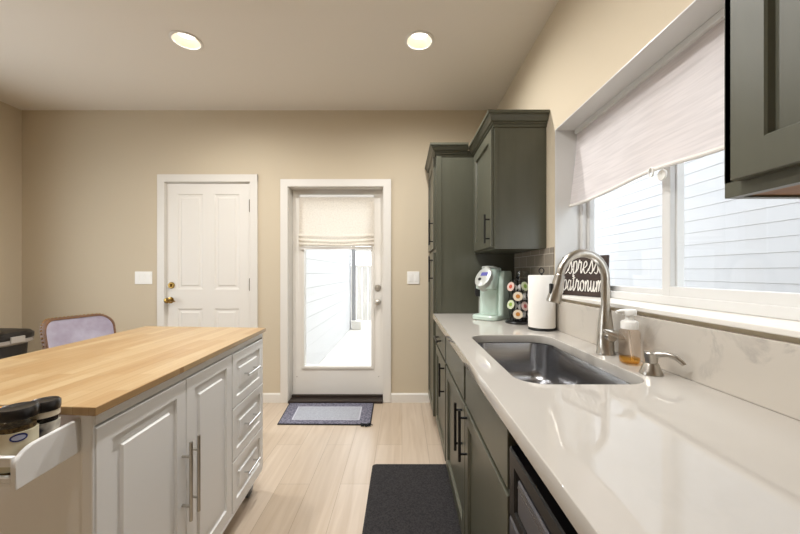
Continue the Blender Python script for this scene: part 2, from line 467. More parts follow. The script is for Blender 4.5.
# glass back door
d1 = thing('door_1', ((DX0 + DX1) / 2, 3.335, 0), 'white back door with a full glass pane', 'door', kind='structure')
GX0, GX1, GZ0, GZ1 = -0.958, -0.298, 0.315, 1.93
mb = wall_holes(MB(), 'Y', 3.335, 3.38, DX0 + .014, DX1 - .014, .04, DZ1 - .014, [(GX0, GX1, GZ0, GZ1)])
slab = mb.build('door_slab', DOORW, d1)
mb = MB()
for y0, y1 in ((3.322, 3.336), (3.379, 3.39)):
    w = .022
    mb.box(GX0 - w, GX0 + .004, y0, y1, GZ0 - w, GZ1 + w, .004); mb.box(GX1 - .004, GX1 + w, y0, y1, GZ0 - w, GZ1 + w, .004)
    mb.box(GX0, GX1, y0, y1, GZ0 - w, GZ0 + .004, .004); mb.box(GX0, GX1, y0, y1, GZ1 - .004, GZ1 + w, .004)
mb.build('glazing_frame', DOORW, d1)
MB().box(GX0 - .001, GX1 + .001, 3.354, 3.360, GZ0 - .001, GZ1 + .001).build('glass_pane', GLASS, d1)
def knob(parent, x, z, y, m):
    k = MB().lathe([(.0, 0), (.030, 0), (.030, -.006), (.012, -.010), (.011, -.034), (.022, -.040), (.027, -.052), (.024, -.064), (.012, -.070), (0, -.070)], (x, y, z), 24, 'Y').build('knob', m, parent)
    return k
def deadbolt(parent, x, z, y, m):
    b = MB().lathe([(0, 0), (.031, 0), (.031, -.008), (.026, -.014), (0, -.014)], (x, y, z), 24, 'Y').box(x - .004, x + .004, y - .03, y - .012, z - .015, z + .015, .002).build('deadbolt', m, parent)
    return b
SATIN = mat('satin_nickel', rgb(205, 200, 190), .42, 1.0)
knob(d1, -.237, 0.945, 3.335, SATIN)
deadbolt(d1, -.237, 1.085, 3.335, SATIN)
mb = MB()
for x in (-1.03, -.228): mb.lathe([(0, 0), (.006, 0), (.005, -.003), (0, -.003)], (x, 3.335, .215), 10, 'Y')
mb.build('screw_plug', NICKEL, d1)
mb = MB().box(DX0 + .012, DX1 - .012, 3.20, 3.40, 0.0, .022, .004).box(DX0 + .012, DX1 - .012, 3.31, 3.40, .02, .042, .004)
mb.build('threshold', mat('dark_bronze_sill', rgb(58, 48, 42), 0.4, 0.4), d1)

# white panel door on the left
d2 = thing('door_2', ((EX0 + EX1) / 2, 3.25, 0), 'white four panel door', 'door', kind='structure')
fn = lambda u, w, n: (u, 3.279 - n, w)
sx0, sx1 = EX0 + .014, EX1 - .014
PXS = [(-2.140, -1.900), (-1.788, -1.552)]
panels = [(a, b, 1.075, 1.982) for a, b in PXS] + [(a, b, .235, .89) for a, b in PXS]
panel_front(MB(), fn, sx0, sx1, .012, EZ1 - .014, .036, panels, DOORP).build('door_slab', DOORW, d2)
knob(d2, -2.205, .972, 3.243, BRASS)
deadbolt(d2, -2.197, 1.113, 3.243, BRASS)
MB().tube([(-2.205, 3.179, .972), (-2.17, 3.177, .970), (-2.125, 3.181, .966)], [.009, .007, .006], 8).build('lever', BRASS, d2)
HINGE = mat('aged_hinge_metal', rgb(140, 132, 118), .4, .8)
for z in (1.87, 1.12, .3):
    MB().tube([(EX1 - .010, 3.236, z - .06), (EX1 - .010, 3.236, z + .06)], .009, 8).box(EX1 - .022, EX1 - .001, 3.238, 3.246, z - .05, z + .05).build('hinge', HINGE, d2)

# switch plates
def switch(x0, x1, z0, z1, label, n):
    t = thing('light_switch', ((x0 + x1) / 2, YB, z0), label, 'light switch')
    MB().box(x0, x1, YB - .007, YB, z0, z1, .003).build('cover_plate', PLASTW, t)
    w = (x1 - x0) / n
    for i in range(n):
        c = x0 + w * (i + .5)
        MB().box(c - .017, c + .017, YB - .011, YB - .005, (z0 + z1) / 2 - .034, (z0 + z1) / 2 + .034, .002).build('rocker', PLASTW, t)
switch(-2.54, -2.376, 1.125, 1.245, 'white three-rocker switch plate on the wall left of the panel door', 3)
switch(0.049, 0.166, 1.125, 1.245, 'white two-rocker switch plate on the wall between glass door and tall cabinet', 2)

# kitchen window
w1 = thing('window_1', (1.03, (WY0 + WY1) / 2, WZ0), 'white sliding window over the sink', 'window', kind='structure')
def ring_box(mb, x0, x1, y0, y1, z0, z1, w, bev=.003):
    mb.box(x0, x1, y0, y0 + w, z0, z1, bev); mb.box(x0, x1, y1 - w, y1, z0, z1, bev)
    mb.box(x0, x1, y0 + w - .002, y1 - w + .002, z0, z0 + w, bev); mb.box(x0, x1, y0 + w - .002, y1 - w + .002, z1 - w, z1, bev); return mb
FZ0 = 1.112
ring_box(MB(), 1.03, 1.10, WY0, WY1, FZ0, WZ1, .035).build('window_frame', VINYL, w1)
CYM = 1.325
ring_box(MB(), 1.055, 1.085, CYM - .02, WY1 - .03, FZ0 + .03, WZ1 - .03, .030).build('sash', VINYL, w1)
ring_box(MB(), 1.035, 1.062, WY0 + .03, CYM + .03, FZ0 + .03, WZ1 - .03, .042).build('sash', VINYL, w1)
MB().box(1.068, 1.072, CYM, WY1 - .05, FZ0 + .05, WZ1 - .05).build('glass_pane', GLASS, w1)
MB().box(1.047, 1.051, WY0 + .06, CYM, FZ0 + .06, WZ1 - .06).build('glass_pane', GLASS, w1)
w2 = thing('added_window', (XL - .1, 1.725, LW[2]), 'added unseen window on the left wall, letting in fill daylight beside the chair', 'window', kind='structure')  # out-of-view window added to bring fill daylight into the room
ring_box(MB(), XL - .12, XL - .06, LW[0], LW[1], LW[2], LW[3], .05).box(XL - .115, XL - .065, 1.705, 1.745, LW[2] + .04, LW[3] - .04, .003).build('window_frame', VINYL, w2)
MB().box(XL - .092, XL - .088, LW[0] + .04, LW[1] - .04, LW[2] + .04, LW[3] - .04).build('glass_pane', GLASS, w2)
# stool and painted recess lining
tag(MB().box(.866, 1.06, WY0 - .03, WY1 - .001, 1.095, FZ0, .003).build('trim_3', WHITE), kind='structure')
mb = MB().box(XR - .001, 1.031, WY1 - .004, WY1 + .001, WZ0, WZ1).box(XR - .001, 1.031, WY0 - .001, WY0 + .004, WZ0, WZ1).box(XR - .001, 1.031, WY0, WY1, WZ1 - .004, WZ1 + .001)
tag(mb.build('trim_4', VINYL), kind='structure')

# tiled backsplash (grey subway) on the right wall under the far wall cabinet
tag(MB().box(XR - .010, XR, 1.985, 2.66, 1.08, 1.385).build('trim_5', TILE), kind='structure')

tag(MB().box(XL - .15, XR + .2, YF - .1, YB + .16, ZC + .31, 5.6).box(XR + .19, XR + .55, YF - .1, YB + .16, ZC + .31, ZC + .5).build('sky_blocker', SIDING), kind='structure')  # unseen block with eave, added to keep sky light off the neighbour's siding
# outside: ground, neighbour's lap siding, own wing wall, fence
gr = MB().box(-8, 8, YB + .16, 14, -.14, -.04).build('ground', CONC); tag(gr, kind='structure')
tag(MB().box(XR + .2, 8, -6, YB + .159, -.14, -.04).build('side_yard', mat('low_bounce_ground', rgb(92, 80, 68), .95, noise=(20, rgb(60, 50, 42), .2))), kind='structure')  # out-of-view ground, made dark to cut light bouncing onto the siding
WSIDE = mat('white_lap_siding', rgb(206, 206, 206), 0.7)
def lap(name, fn, L, H, exp, m, z0=-.04):
    mb = MB(); z = z0; Q = []
    prof = []
    while z < z0 + H:
        prof += [(.004, z), (.010, z + .006), (.004, z + exp)]
        z += exp
    poly = [(-.12, z0)] + prof + [(-.12, z)]
    mb.loops([[fn(a, n, zz) for n, zz in poly] for a in (0, L)])
    return mb.build(name, m)
tag(lap('house_wall', lambda a, n, z: (4.0 - n, -3 + a, z), 15, 5.3, .165, SIDING), "white lap-sided wall of the neighbouring house outside the sink window", 'house wall', kind='structure')
tag(lap('house_wall', lambda a, n, z: (-1.16 + n, YB + .17 + a, z), 4.3, 5.2, .18, WSIDE), 'white lap-sided wall along the patio left of the glass door', 'house wall', kind='structure')  # upper part is out of view, raised to block low sky light
ft = thing('fence', (.6, 9, -.04), 'grey board fence with lattice top beyond the patio', 'fence')
mb = MB()
for i in range(30): mb.box(-2.4 + i * .15, -2.258 + i * .15, 9, 9.02, -.04, 1.35, .003)
mb.build('board_panel', FENCE, ft)
mb = MB()
for i in range(44):
    x = -2.4 + i * .1
    mb.tube([(x, 9.005, 1.4), (x + .4, 9.005, 1.8)], .012, 4); mb.tube([(x + .4, 9.02, 1.4), (x, 9.02, 1.8)], .012, 4)
mb.box(-2.4, 2.3, 8.99, 9.03, 1.35, 1.41).box(-2.4, 2.3, 8.99, 9.03, 1.79, 1.84)
mb.build('lattice', FENCE, ft)
for x in (-2.4, -.55, 1.3): MB().box(x, x + .09, 9.0, 9.09, -.04, 1.9, .004).build('post', FENCE, ft)
ds = thing('downspout', (-.95, 7.55, -.04), 'grey downspout at the far end of the patio wall', 'downspout')
MB().box(-1.12, -1.04, 7.58, 7.64, .10, 3.0, .008).build('pipe', mat('grey_gutter_metal', rgb(150, 150, 150), .5, .2), ds)
MB().box(-1.12, -.9, 7.5, 7.7, -.04, .16, .02).build('splash_block', CONC, ds)

# ------------------------------------------------------------------ ceiling lights
LENS = emit_mat('lamp_lens', (1.0, 0.96, 0.90, 1), 3.0)
BAF = mat('warm_white_baffle', rgb(236, 226, 205), 0.45)
LL = ['recessed ceiling light above the white panel door side, left of the two in view', 'recessed ceiling light nearer the grey wall cabinets, right of the two in view',
      'added unseen ceiling light above the near end of the wooden topped cart', 'added unseen ceiling light above the walkway, the one nearest the camera',
      'added unseen ceiling light above the walkway, level with the drawers of the cart']
for i, (x, y) in enumerate(LIGHTS):
    if i == 0:
        t = thing('ceiling_light', (x, y, ZC), LL[0], 'ceiling light', 'recessed ceiling lights')
        MB().lathe([(.0805, .004), (.098, .001), (.099, -.004), (.094, -.007), (.083, -.006), (.0795, -.002), (.0795, .004)], (x, y, ZC), 40, cap=False).build('trim_ring', WHITE, t)
        MB().lathe([(.080, -.004), (.074, .02), (.062, .046), (.058, .052), (.062, .06), (.082, .06)], (x, y, ZC), 40, cap=False).build('baffle', BAF, t)
        MB().lathe([(0, .046), (.056, .048), (.060, .056), (0, .058)], (x, y, ZC), 32).build('lens', LENS, t)
        lamp('lamp_light', 'SPOT', (0, 0, -.001), (0, 0, 0), LAMP_W, LAMP_C, t, spot_size=math.radians(176), spot_blend=1.0, shadow_soft_size=0.012)
        proto = t
    else:
        c = copy_tree(proto); c.location = (x, y, ZC); c['label'] = LL[i]

# ------------------------------------------------------------------ cabinets along the right wall
XF = .262                                   # front of the doors
CABX = .282                                 # front of the boxes
def fx(x):  return lambda u, w, n: (x - n, u, w)        # faces -X
def shaker(name, parent, xback, y0, y1, z0, z1, t=.02, fr=.06, flat=False):
    mb = MB()
    pan = [] if flat else [(y0 + fr, y1 - fr, z0 + fr, z1 - fr)]
    panel_front(mb, fx(xback), y0, y1, z0, z1, t, pan, SHAKER)
    return mb.build(name, CAB, parent)
def vpull(parent, x, y, z0, z1, depth=.03):
    return bar_pull(MB(), (x - depth, y, z0), (x - depth, y, z1), (-depth, 0, 0), .0062).build('handle', BLACKM, parent)
def hpull(parent, x, y0, y1, z, depth=.03):
    return bar_pull(MB(), (x - depth, y0, z), (x - depth, y1, z), (-depth, 0, 0), .0062).build('handle', BLACKM, parent)
TOE, CT = .085, .875
def base_box(parent, y0, y1, sink=False):
    mb = MB()
    mb.box(CABX, XR - .004, y0, y0 + .018, TOE, CT); mb.box(CABX, XR - .004, y1 - .018, y1, TOE, CT)
    mb.box(CABX, XR - .004, y0, y1, TOE, TOE + .018); mb.box(XR - .012, XR - .004, y0, y1, TOE, CT)
    mb.box(CABX, CABX + .018, y0, y1, CT - .04, CT); mb.box(CABX, CABX + .018, y0, y1, .66, .70); mb.box(CABX, CABX + .018, y0, y1, TOE, TOE + .03)
    mb.box(CABX, CABX + .018, y0, y0 + .03, TOE, CT); mb.box(CABX, CABX + .018, y1 - .03, y1, TOE, CT)
    mb.build('carcass', CAB, parent)
    MB().box(.345, .36, y0, y1, 0, TOE).box(.345, XR - .01, y0, y0 + .015, 0, TOE).box(.345, XR - .01, y1 - .015, y1, 0, TOE).build('toe_kick', CAB, parent)

# tall pantry cabinet
tp = thing('tall_cabinet', (.58, 2.95, 0), 'tall grey-green pantry cabinet with two doors in the far corner', 'cabinet')
mb = MB().box(.268, XR - .003, 2.665, YB - .003, TOE, 2.19)
mb.box(.27, .31, 2.659, 2.666, .92, 2.16, .001)                      # stile edge on the side
mb.build('carcass', CAB, tp)
MB().box(.34, XR - .01, 2.68, YB - .01, 0, TOE).build('toe_kick', CAB, tp)
u = shaker('door', tp, .268, 2.705, 3.22, 1.425, 2.155); vpull(u, .248, 2.735, 1.455, 1.66)
l = shaker('door', tp, .268, 2.705, 3.22, TOE + .005, 1.395); vpull(l, .248, 2.735, 1.16, 1.365)
def crown(parent, path, z0, z1, out):
    """path: list of (x,y, nx,ny) mitred outward normals"""
    H = z1 - z0
    prof = [(0, 0), (.008, 0), (.008, .014), (.017, .018), (.017, .32 * H), (.027, .36 * H), (.029, .42 * H), (.034, .56 * H), (.043, .70 * H), (.043, .77 * H), (out, .80 * H), (out, H), (0, H)]
    return MB().loops([[(x + nx * o, y + ny * o, z0 + h) for o, h in prof] for x, y, nx, ny in path]).build('crown_molding', CAB, parent)
crown(tp, [(.268, YB - .003, -1, 0), (.268, 2.665, -1, -1), (.512, 2.665, 0, -1)], 2.160, 2.235, .052)

# far wall cabinet
UX = .569
uc = thing('upper_cabinet', (.72, 2.37, 1.385), 'grey-green wall cabinet above the coffee maker, left of the window', 'cabinet')
MB().box(UX, XR - .003, 2.09, 2.66, 1.383, 2.19).box(UX - .001, UX + .022, 2.086, 2.092, 1.385, 2.13).build('carcass', CAB, uc)
u = shaker('door', uc, UX, 2.10, 2.605, 1.395, 2.125, fr=.062); vpull(u, UX - .02, 2.135, 1.42, 1.60)
crown(uc, [(UX, 2.66, -1, 0), (UX, 2.09, -1, -1), (XR - .003, 2.09, 0, -1)], 2.130, 2.214, .052)

# near wall cabinet
nc = thing('upper_cabinet', (.73, .2, 1.373), 'grey-green wall cabinet right of the window, close to the camera', 'cabinet')
mb = MB().box(.587, XR - .003, -.35, .619, 1.40, 2.19).box(.587, .606, -.35, .619, 1.373, 2.19, .001).box(.606, XR - .003, .604, .619, 1.373, 1.41)
mb.build('carcass', CAB, nc)
MB().box(.606, XR - .004, -.345, .605, 1.3765, 1.399).build('underside_panel', CABIN, nc)
shaker('door', nc, .587, .120, .589, 1.397, 2.15, fr=.056); shaker('door', nc, .587, -.345, .115, 1.397, 2.15, fr=.056)
crown(nc, [(.587, .619, -1, 1), (.587, -.35, -1, 0)], 2.132, 2.222, .052)

# base cabinets
bc = thing('base_cabinet', (.58, 2.35, 0), 'narrow grey-green base cabinet with one drawer next to the tall cabinet', 'cabinet')
base_box(bc, 2.053, 2.66)
d = shaker('drawer', bc, CABX, 2.068, 2.645, .70, .85, flat=True); hpull(d, XF, 2.26, 2.46, .775)
d = shaker('door', bc, CABX, 2.068, 2.645, TOE + .005, .682); vpull(d, XF, 2.11, .468, .672)
sc = thing('base_cabinet', (.58, 1.44, 0), 'grey-green sink base cabinet with double doors', 'cabinet')
base_box(sc, .836, 2.05)
shaker('drawer_front', sc, CABX, 1.440, 2.030, .70, .85, flat=True); shaker('drawer_front', sc, CABX, .846, 1.402, .70, .85, flat=True)
d = shaker('door', sc, CABX, 1.425, 2.030, TOE + .005, .682); vpull(d, XF, 1.485, .462, .668)
d = shaker('door', sc, CABX, .846, 1.417, TOE + .005, .682); vpull(d, XF, 1.375, .474, .680)
kc = thing('base_cabinet', (.58, -.2, 0), 'grey-green base cabinet at the near end of the counter, past the dishwasher', 'cabinet')
base_box(kc, -.6, .225)
shaker('drawer', kc, CABX, -.585, .21, .70, .85, flat=True); shaker('door', kc, CABX, -.585, .21, TOE + .005, .682)

# dishwasher
dw = thing('dishwasher', (.58, .53, 0), 'black dishwasher with a recessed handle pocket under the counter', 'dishwasher')
DWB = mat('black_dishwasher_front', rgb(12, 12, 14), 0.35, spec=.25)
DWG = mat('dark_steel_panel', rgb(92, 92, 98), 0.32, 0.6)
MB().box(.29, XR - .02, .235, .826, .02, .855).build('tub', DARK, dw)
panel_front(MB(), fx(.29), .235, .826, .655, .818, .030, [(.275, .79, .680, .785)], [(.004, -.004), (.012, -.020)], bev=.004).build('control_panel', DWB, dw)
mb = MB()
panel_front(mb, fx(.271), .29, .772, .69, .768, .009, [], [], bev=.004)
mb.build('handle_pocket', DWG, dw)
MB().box(.2605, .263, .292, .770, .752, .755).build('chrome_line', CHROME, dw)
panel_front(MB(), fx(.29), .235, .826, .11, .650, .030, [], [], bev=.004).build('door', DWG, dw)
MB().box(.345, .36, .235, .826, 0, .10).build('toe_panel', DWB, dw)

# countertop with the sink cut-out
SX0, SX1, SY0, SY1 = .346, .742, .985, 1.755
def filled(name, outer, holes, z0, z1, bev, m):
    cu = bpy.data.curves.new('tmp', 'CURVE'); cu.dimensions = '2D'; cu.fill_mode = 'BOTH'
    cu.extrude = (z1 - z0) / 2 - bev; cu.bevel_depth = bev; cu.bevel_resolution = 2; cu.offset = -bev
    for P in [outer] + holes:
        sp = cu.splines.new('POLY'); sp.points.add(len(P) - 1)
        for q, (x, y) in zip(sp.points, P): q.co = (x, y, 0, 1)
        sp.use_cyclic_u = True
    o = bpy.data.objects.new('tmp', cu); COL.objects.link(o)
    dg = bpy.context.evaluated_depsgraph_get(); me = bpy.data.meshes.new_from_object(o.evaluated_get(dg))
    bpy.data.objects.remove(o)
    me.name = name; me.materials.clear(); me.materials.append(m)
    me.transform(Matrix.Translation((0, 0, (z0 + z1) / 2)))
    r = bpy.data.objects.new(name, me); COL.objects.link(r); return r
ct = filled('countertop', [(.244, -.6), (.888, -.6), (.888, 2.662), (.244, 2.662)], [rrect(SX0, SX1, SY0, SY1, .085, 8)[::-1]], .8755, .915, .0025, QUARTZ)
tag(ct, 'cream quartz countertop running along the right wall around the sink', 'countertop')
bs = MB().box(.866, .8885, -.6, 1.975, .9155, 1.08, .002).box(.872, .8885, 1.975, 2.66, .9155, 1.08, .002).build('backsplash', QUARTZV)
tag(bs, 'low veined quartz backsplash strip standing on the back of the counter', 'backsplash')

# sink
sk = thing('sink', (.544, 1.37, .69), 'undermount stainless steel sink set in the cream counter', 'sink')
def sl(g, z, r): return [(x, y, z) for x, y in rrect(SX0 - g, SX1 + g, SY0 - g, SY1 + g, r, 8)]
mb = MB().loops([sl(.02, .8745, .10), sl(.006, .8745, .09), sl(.004, .872, .09), sl(.002, .74, .085), sl(-.004, .705, .08), sl(-.018, .688, .07), sl(-.04, .682, .06)], False, True, True)
mb.loops([sl(.02, .8735, .10), sl(.008, .872, .094), sl(.006, .74, .09), sl(-.002, .70, .08), sl(-.03, .678, .06)], False, True, True)
mb.build('basin', STEEL, sk)
MB().lathe([(0, .6835), (.02, .6835), (.045, .685), (.055, .6845), (.055, .6825), (0, .6825)], (.56, 1.36, 0), 28).build('drain', CHROME, sk)

# faucet
fc = thing('faucet', (.811, 1.355, .915), 'brushed nickel gooseneck pull-down faucet behind the sink', 'faucet')
bx_, by_ = .811, 1.355
MB().lathe([(0, .9155), (.0335, .9155), (.0335, .921), (.031, .924), (.0305, .985), (.029, 1.0), (.0245, 1.05), (.0185, 1.10), (.018, 1.106), (0, 1.106)], (bx_, by_, 0), 32).build('body', NICKEL, fc)
pts = [(bx_, by_, 1.09), (bx_, by_, 1.15), (bx_, by_, 1.215)]
R_ = .091; cx_ = bx_ - R_
for k in range(1, 17):
    a = PI * k / 16 * .95
    pts.append((cx_ + R_ * math.cos(a), by_, 1.215 + R_ * 1.1 * math.sin(a)))
ex, ez = pts[-1][0], pts[-1][2]
MB().tube(pts, .016, 16).build('gooseneck', NICKEL, fc)
dv = Vector((-.24, 0, -1)).normalized(); p0 = Vector((ex, by_, ez))
MB().tube([p0 + dv * t for t in (0, .003, .006, .05, .108, .116)], [.016, .0165, .0195, .0225, .0280, .0255], 20).build('spray_head', NICKEL, fc)
q = p0 + dv * .062 + Vector((-.023, -.004, 0))
MB().box(q.x - .006, q.x + .006, q.y - .009, q.y + .009, q.z - .024, q.z + .024, .004).build('spray_button', BLACKP, fc)
mb = MB().lathe([(0, 0), (.024, 0), (.024, -.030), (.020, -.036), (0, -.037)], (bx_ + .004, by_ - .006, .992), 24, 'Y')
mb.build('valve', NICKEL, fc)
MB().tube([(bx_ - .034, by_ - .040, 1.014), (bx_ - .02, by_ - .043, 1.010), (bx_ + .01, by_ - .046, 1.000), (bx_ + .030, by_ - .048, .989), (bx_ + .046, by_ - .050, .981)], [.004, .009, .013, .011, .003], 12).build('lever', NICKEL, fc)

# ------------------------------------------------------------------ things on the counter
# soap bottle
sb = thing('soap_bottle', (.79, 1.20, .915), 'clear foaming soap bottle with amber soap and white pump beside the faucet', 'soap bottle')
bxx, byy = .806, 1.205
SOAPG = glass_mat('peach_clear_plastic', (0.985, 0.925, 0.87, 1), 1.4, 0.03)
def rl(r, z): return [(bxx + x, byy + y, .9155 + z) for x, y in rrect(-r, r, -r, r, r * .62, 5)]
MB().loops([rl(.023, 0), rl(.027, .003), rl(.029, .012), rl(.029, .105), rl(.027, .118), rl(.021, .122), rl(.021, .13)], True, True, True).build('bottle', SOAPG, sb)
MB().loops([rl(.021, .003), rl(.025, .006), rl(.0272, .014), rl(.0272, .024), rl(.025, .025)], True, True, True).build('soap', glass_mat('amber_soap', (0.97, 0.74, 0.30, 1), 1.3, .1), sb)
MB().tube([(bxx, byy, 1.03), (bxx + .004, byy, .97), (bxx + .012, byy, .925)], .003, 8).build('dip_tube', PLASTW, sb)
mb = MB().lathe([(0, .124), (.027, .124), (.0275, .146), (.024, .152), (.014, .155), (.012, .176), (0, .176)], (bxx, byy, .9155), 28)
mb.lathe([(0, .172), (.021, .172), (.022, .176), (.022, .188), (.019, .192), (0, .192)], (bxx, byy, .9155), 28)
mb.tube([(bxx, byy, .9155 + .184), (bxx - .03, byy, .9155 + .186), (bxx - .046, byy, .9155 + .182)], [.008, .007, .006], 10)
mb.build('pump', PLASTW, sb)

# soap dispenser (built in)
sd = thing('soap_dispenser', (.79, 1.06, .915), 'short nickel soap dispenser with curved spout built into the counter', 'soap dispenser')
dx_, dy_ = .795, 1.085
MB().lathe([(0, .9155), (.032, .9155), (.032, .919), (.029, .926), (.022, .945), (.0195, .950), (0, .950)], (dx_, dy_, 0), 28).build('base', NICKEL, sd)
MB().lathe([(0, .950), (.017, .950), (.018, .956), (.020, .972), (.0205, .982), (.018, .985), (0, .985)], (dx_, dy_, 0), 28).build('collar', NICKEL, sd)
MB().tube([(dx_ - .004, dy_, .974), (dx_ + .010, dy_ - .018, .981), (dx_ + .022, dy_ - .038, .986), (dx_ + .034, dy_ - .056, .981), (dx_ + .043, dy_ - .068, .969), (dx_ + .046, dy_ - .072, .962)], [.011, .009, .0085, .008, .007, .007], 12).build('spout', NICKEL, sd)

# paper towel
px_, py_ = .791, 1.925
ph = thing('paper_towel_holder', (px_, py_, .915), 'black wire paper towel holder with round base', 'paper towel holder')
MB().lathe([(0, .9155), (.072, .9155), (.0738, .919), (.071, .926), (.01, .929), (0, .929)], (px_, py_, 0), 36).build('base', BLACKM, ph)
MB().tube([(px_, py_, .925), (px_, py_, 1.232)], .005, 8).build('rod', BLACKM, ph)
MB().tube([(px_ + .014 * math.cos(a), py_ + .004, 1.247 + .016 * math.sin(a)) for a in [2 * PI * k / 16 for k in range(16)]], .003, 8, closed=True).build('loop', BLACKM, ph)
PAPER = mat('white_paper_towel', rgb(243, 240, 234), 0.95, bump=(160, 0.4))
pr = MB().lathe([(.02, .930), (.071, .930), (.0725, .934), (.0725, 1.218), (.071, 1.222), (.02, 1.222), (.02, .930)], (px_, py_, 0), 48, cap=False).build('paper_towel_roll', PAPER)
tag(pr, 'white roll of paper towels standing on the black holder', 'paper towels')

# coffee pod carousel and pods
cx0, cy0 = .738, 2.17
pc = thing('pod_carousel', (cx0, cy0, .915), 'black wire coffee pod carousel between the coffee maker and the paper towels', 'pod rack')
MB().lathe([(0, .9155), (.075, .9155), (.077, .922), (.070, .930), (.012, .934), (0, .934)], (cx0, cy0, 0), 36).build('base', BLACKP, pc)
MB().tube([(cx0, cy0, .93), (cx0, cy0, 1.205)], .007, 10).lathe([(0, 1.2), (.011, 1.2), (.012, 1.21), (0, 1.22)], (cx0, cy0, 0), 16).build('pole', BLACKM, pc)
ANG = [-17, -62, 28, 73]
ZS = [(1.087, .976), (1.147, 1.034), (1.150, 1.026), (1.087, .972)]
ring_mb = MB(); pods = []
for a, zs in zip(ANG, ZS):
    t = math.radians(a); o = Vector((math.sin(t), -math.cos(t), 0))
    s_ = Vector((math.cos(t), math.sin(t), 0))
    for z in zs:
        c = Vector((cx0, cy0, z)) + o * .055
        n = (o + Vector((0, 0, .25))).normalized(); up = n.cross(s_).normalized()
        ring_mb.tube([c + .0265 * (math.cos(2 * PI * k / 16) * s_ + math.sin(2 * PI * k / 16) * up) for k in range(16)], .0026, 6, closed=True)
        pods.append((c, n, s_, up, a))
    lo, hi = .935, 1.19
    w = []
    zz = sorted(zs)
    for sg in (-1, 1):
        ring_mb.tube([Vector((cx0, cy0, hi)), Vector((cx0, cy0, hi)) + o * .045 + s_ * .012 * sg, Vector((cx0, cy0, zz[1])) + o * .054 + s_ * .030 * sg,
                      Vector((cx0, cy0, (zz[0] + zz[1]) / 2)) + o * .05 + s_ * .020 * sg, Vector((cx0, cy0, zz[0])) + o * .054 + s_ * .030 * sg, Vector((cx0, cy0, lo)) + o * .05 + s_ * .012 * sg], .0022, 6)
ring_mb.build('wire_frame', BLACKM, pc)
FOIL = {k: (mat('foil_' + k, c, 0.3, 0.2), mat('foil_centre_' + k, d, 0.35)) for k, c, d in (
    ('gold', rgb(234, 222, 200), rgb(196, 130, 50)), ('red', rgb(232, 206, 196), rgb(198, 84, 60)), ('lime', rgb(214, 222, 190), rgb(140, 176, 70)), ('pink', rgb(236, 214, 210), rgb(190, 96, 96)), ('grey', rgb(226, 226, 226), rgb(150, 150, 156)))}
PODC = mat('white_pod_cup', rgb(226, 226, 224), 0.4)
kinds = ['gold', 'gold', 'red', 'lime', 'lime', 'pink', 'grey', 'grey']
plabel = ['upper gold-lidded coffee pod in the middle of the carousel', 'lower gold-lidded coffee pod near the base of the carousel',
          'red-lidded coffee pod at the top left of the carousel', 'lime-lidded coffee pod on the left side of the carousel',
          'lime-lidded coffee pod at the top right of the carousel', 'pink-lidded coffee pod on the right of the carousel',
          'upper grey-lidded coffee pod beside the paper towels', 'lower grey-lidded coffee pod beside the paper towels']
for (c, n, s_, up, a), k, lb in zip(pods, kinds, plabel):
    t = thing('coffee_pod', c, lb, 'coffee pod', 'pods in the carousel')
    M_ = Matrix((s_, up, n)).transposed().to_4x4()
    MB().lathe([(0, -.038), (.018, -.038), (.0232, .003), (.0, .003)], (0, 0, 0), 24).xform(M_).build('cup', PODC, t, local=True)
    MB().lathe([(0, .003), (.0292, .003), (.0292, .0058), (.018, .0064), (0, .0064)], (0, 0, 0), 24).xform(M_).build('foil_lid', FOIL[k][0], t, local=True)
    MB().lathe([(0, .0055), (.0135, .0055), (.0130, .0074), (0, .0074)], (0, 0, 0), 20).xform(M_).build('lid_print', FOIL[k][1], t, local=True)

# glass jar behind the carousel
gj = thing('glass_jar', (.822, 2.32, .915), 'tall clear glass jar behind the pod carousel by the tiles', 'jar')
MB().lathe([(0, .9155), (.042, .9155), (.045, .92), (.045, 1.20), (.04, 1.225), (.04, 1.245), (.037, 1.245), (.037, 1.222), (.042, 1.198), (.042, .925), (0, .922)], (.822, 2.32, 0), 32).build('vessel', glass_mat('clear_glass', (.93, .94, .94, 1), 1.5, .02), gj)
MB().lathe([(0, .923), (.040, .923), (.040, 1.08), (0, 1.085)], (.822, 2.32, 0), 24).build('coffee_beans', mat('dark_coffee_beans', rgb(52, 36, 26), .6, noise=(90, rgb(24, 16, 12), .1), bump=(120, 1)), gj)

# coffee maker
MINT = mat('mint_plastic', rgb(194, 211, 200), 0.28, coat=.2)
GREYF = mat('silver_grey_face', rgb(176, 178, 172), 0.3, .2)
cm = thing('coffee_maker', (.645, 2.405, .915), 'mint green single-serve coffee maker in the corner by the tall cabinet', 'coffee maker')
cm.rotation_euler = (0, 0, math.radians(-40))
def cl(x0, x1, y0, y1, z, r): return [(x, y, z) for x, y in rrect(x0, x1, y0, y1, r, 6)]
h = .09
# base with drip tray
MB().loops([cl(-h, h, -.16, .12, .001, .05), cl(-h - .004, h + .004, -.165, .125, .006, .05), cl(-h - .004, h + .004, -.165, .125, .024, .05), cl(-h, h, -.158, .12, .032, .05)], True, True, True).build('base', MINT, cm, local=True)
MB().loops([cl(-.06, .06, -.15, -.04, .0315, .035), cl(-.06, .06, -.15, -.04, .036, .035), cl(-.052, .052, -.142, -.048, .036, .03), cl(-.05, .05, -.14, -.05, .033, .03)], True, True).build('drip_tray', MINT, cm, local=True)
# rear column, slightly tapered, with a rounded recess for the mug
MB().loops([cl(-h + .004, h - .03, -.06, .115, .030, .03), cl(-h + .006, h - .03, -.055, .112, .20, .03), cl(-h + .008, h - .03, -.052, .105, .30, .03), cl(-h + .014, h - .034, -.045, .095, .315, .03)], True, True, True).build('column', MINT, cm, local=True)
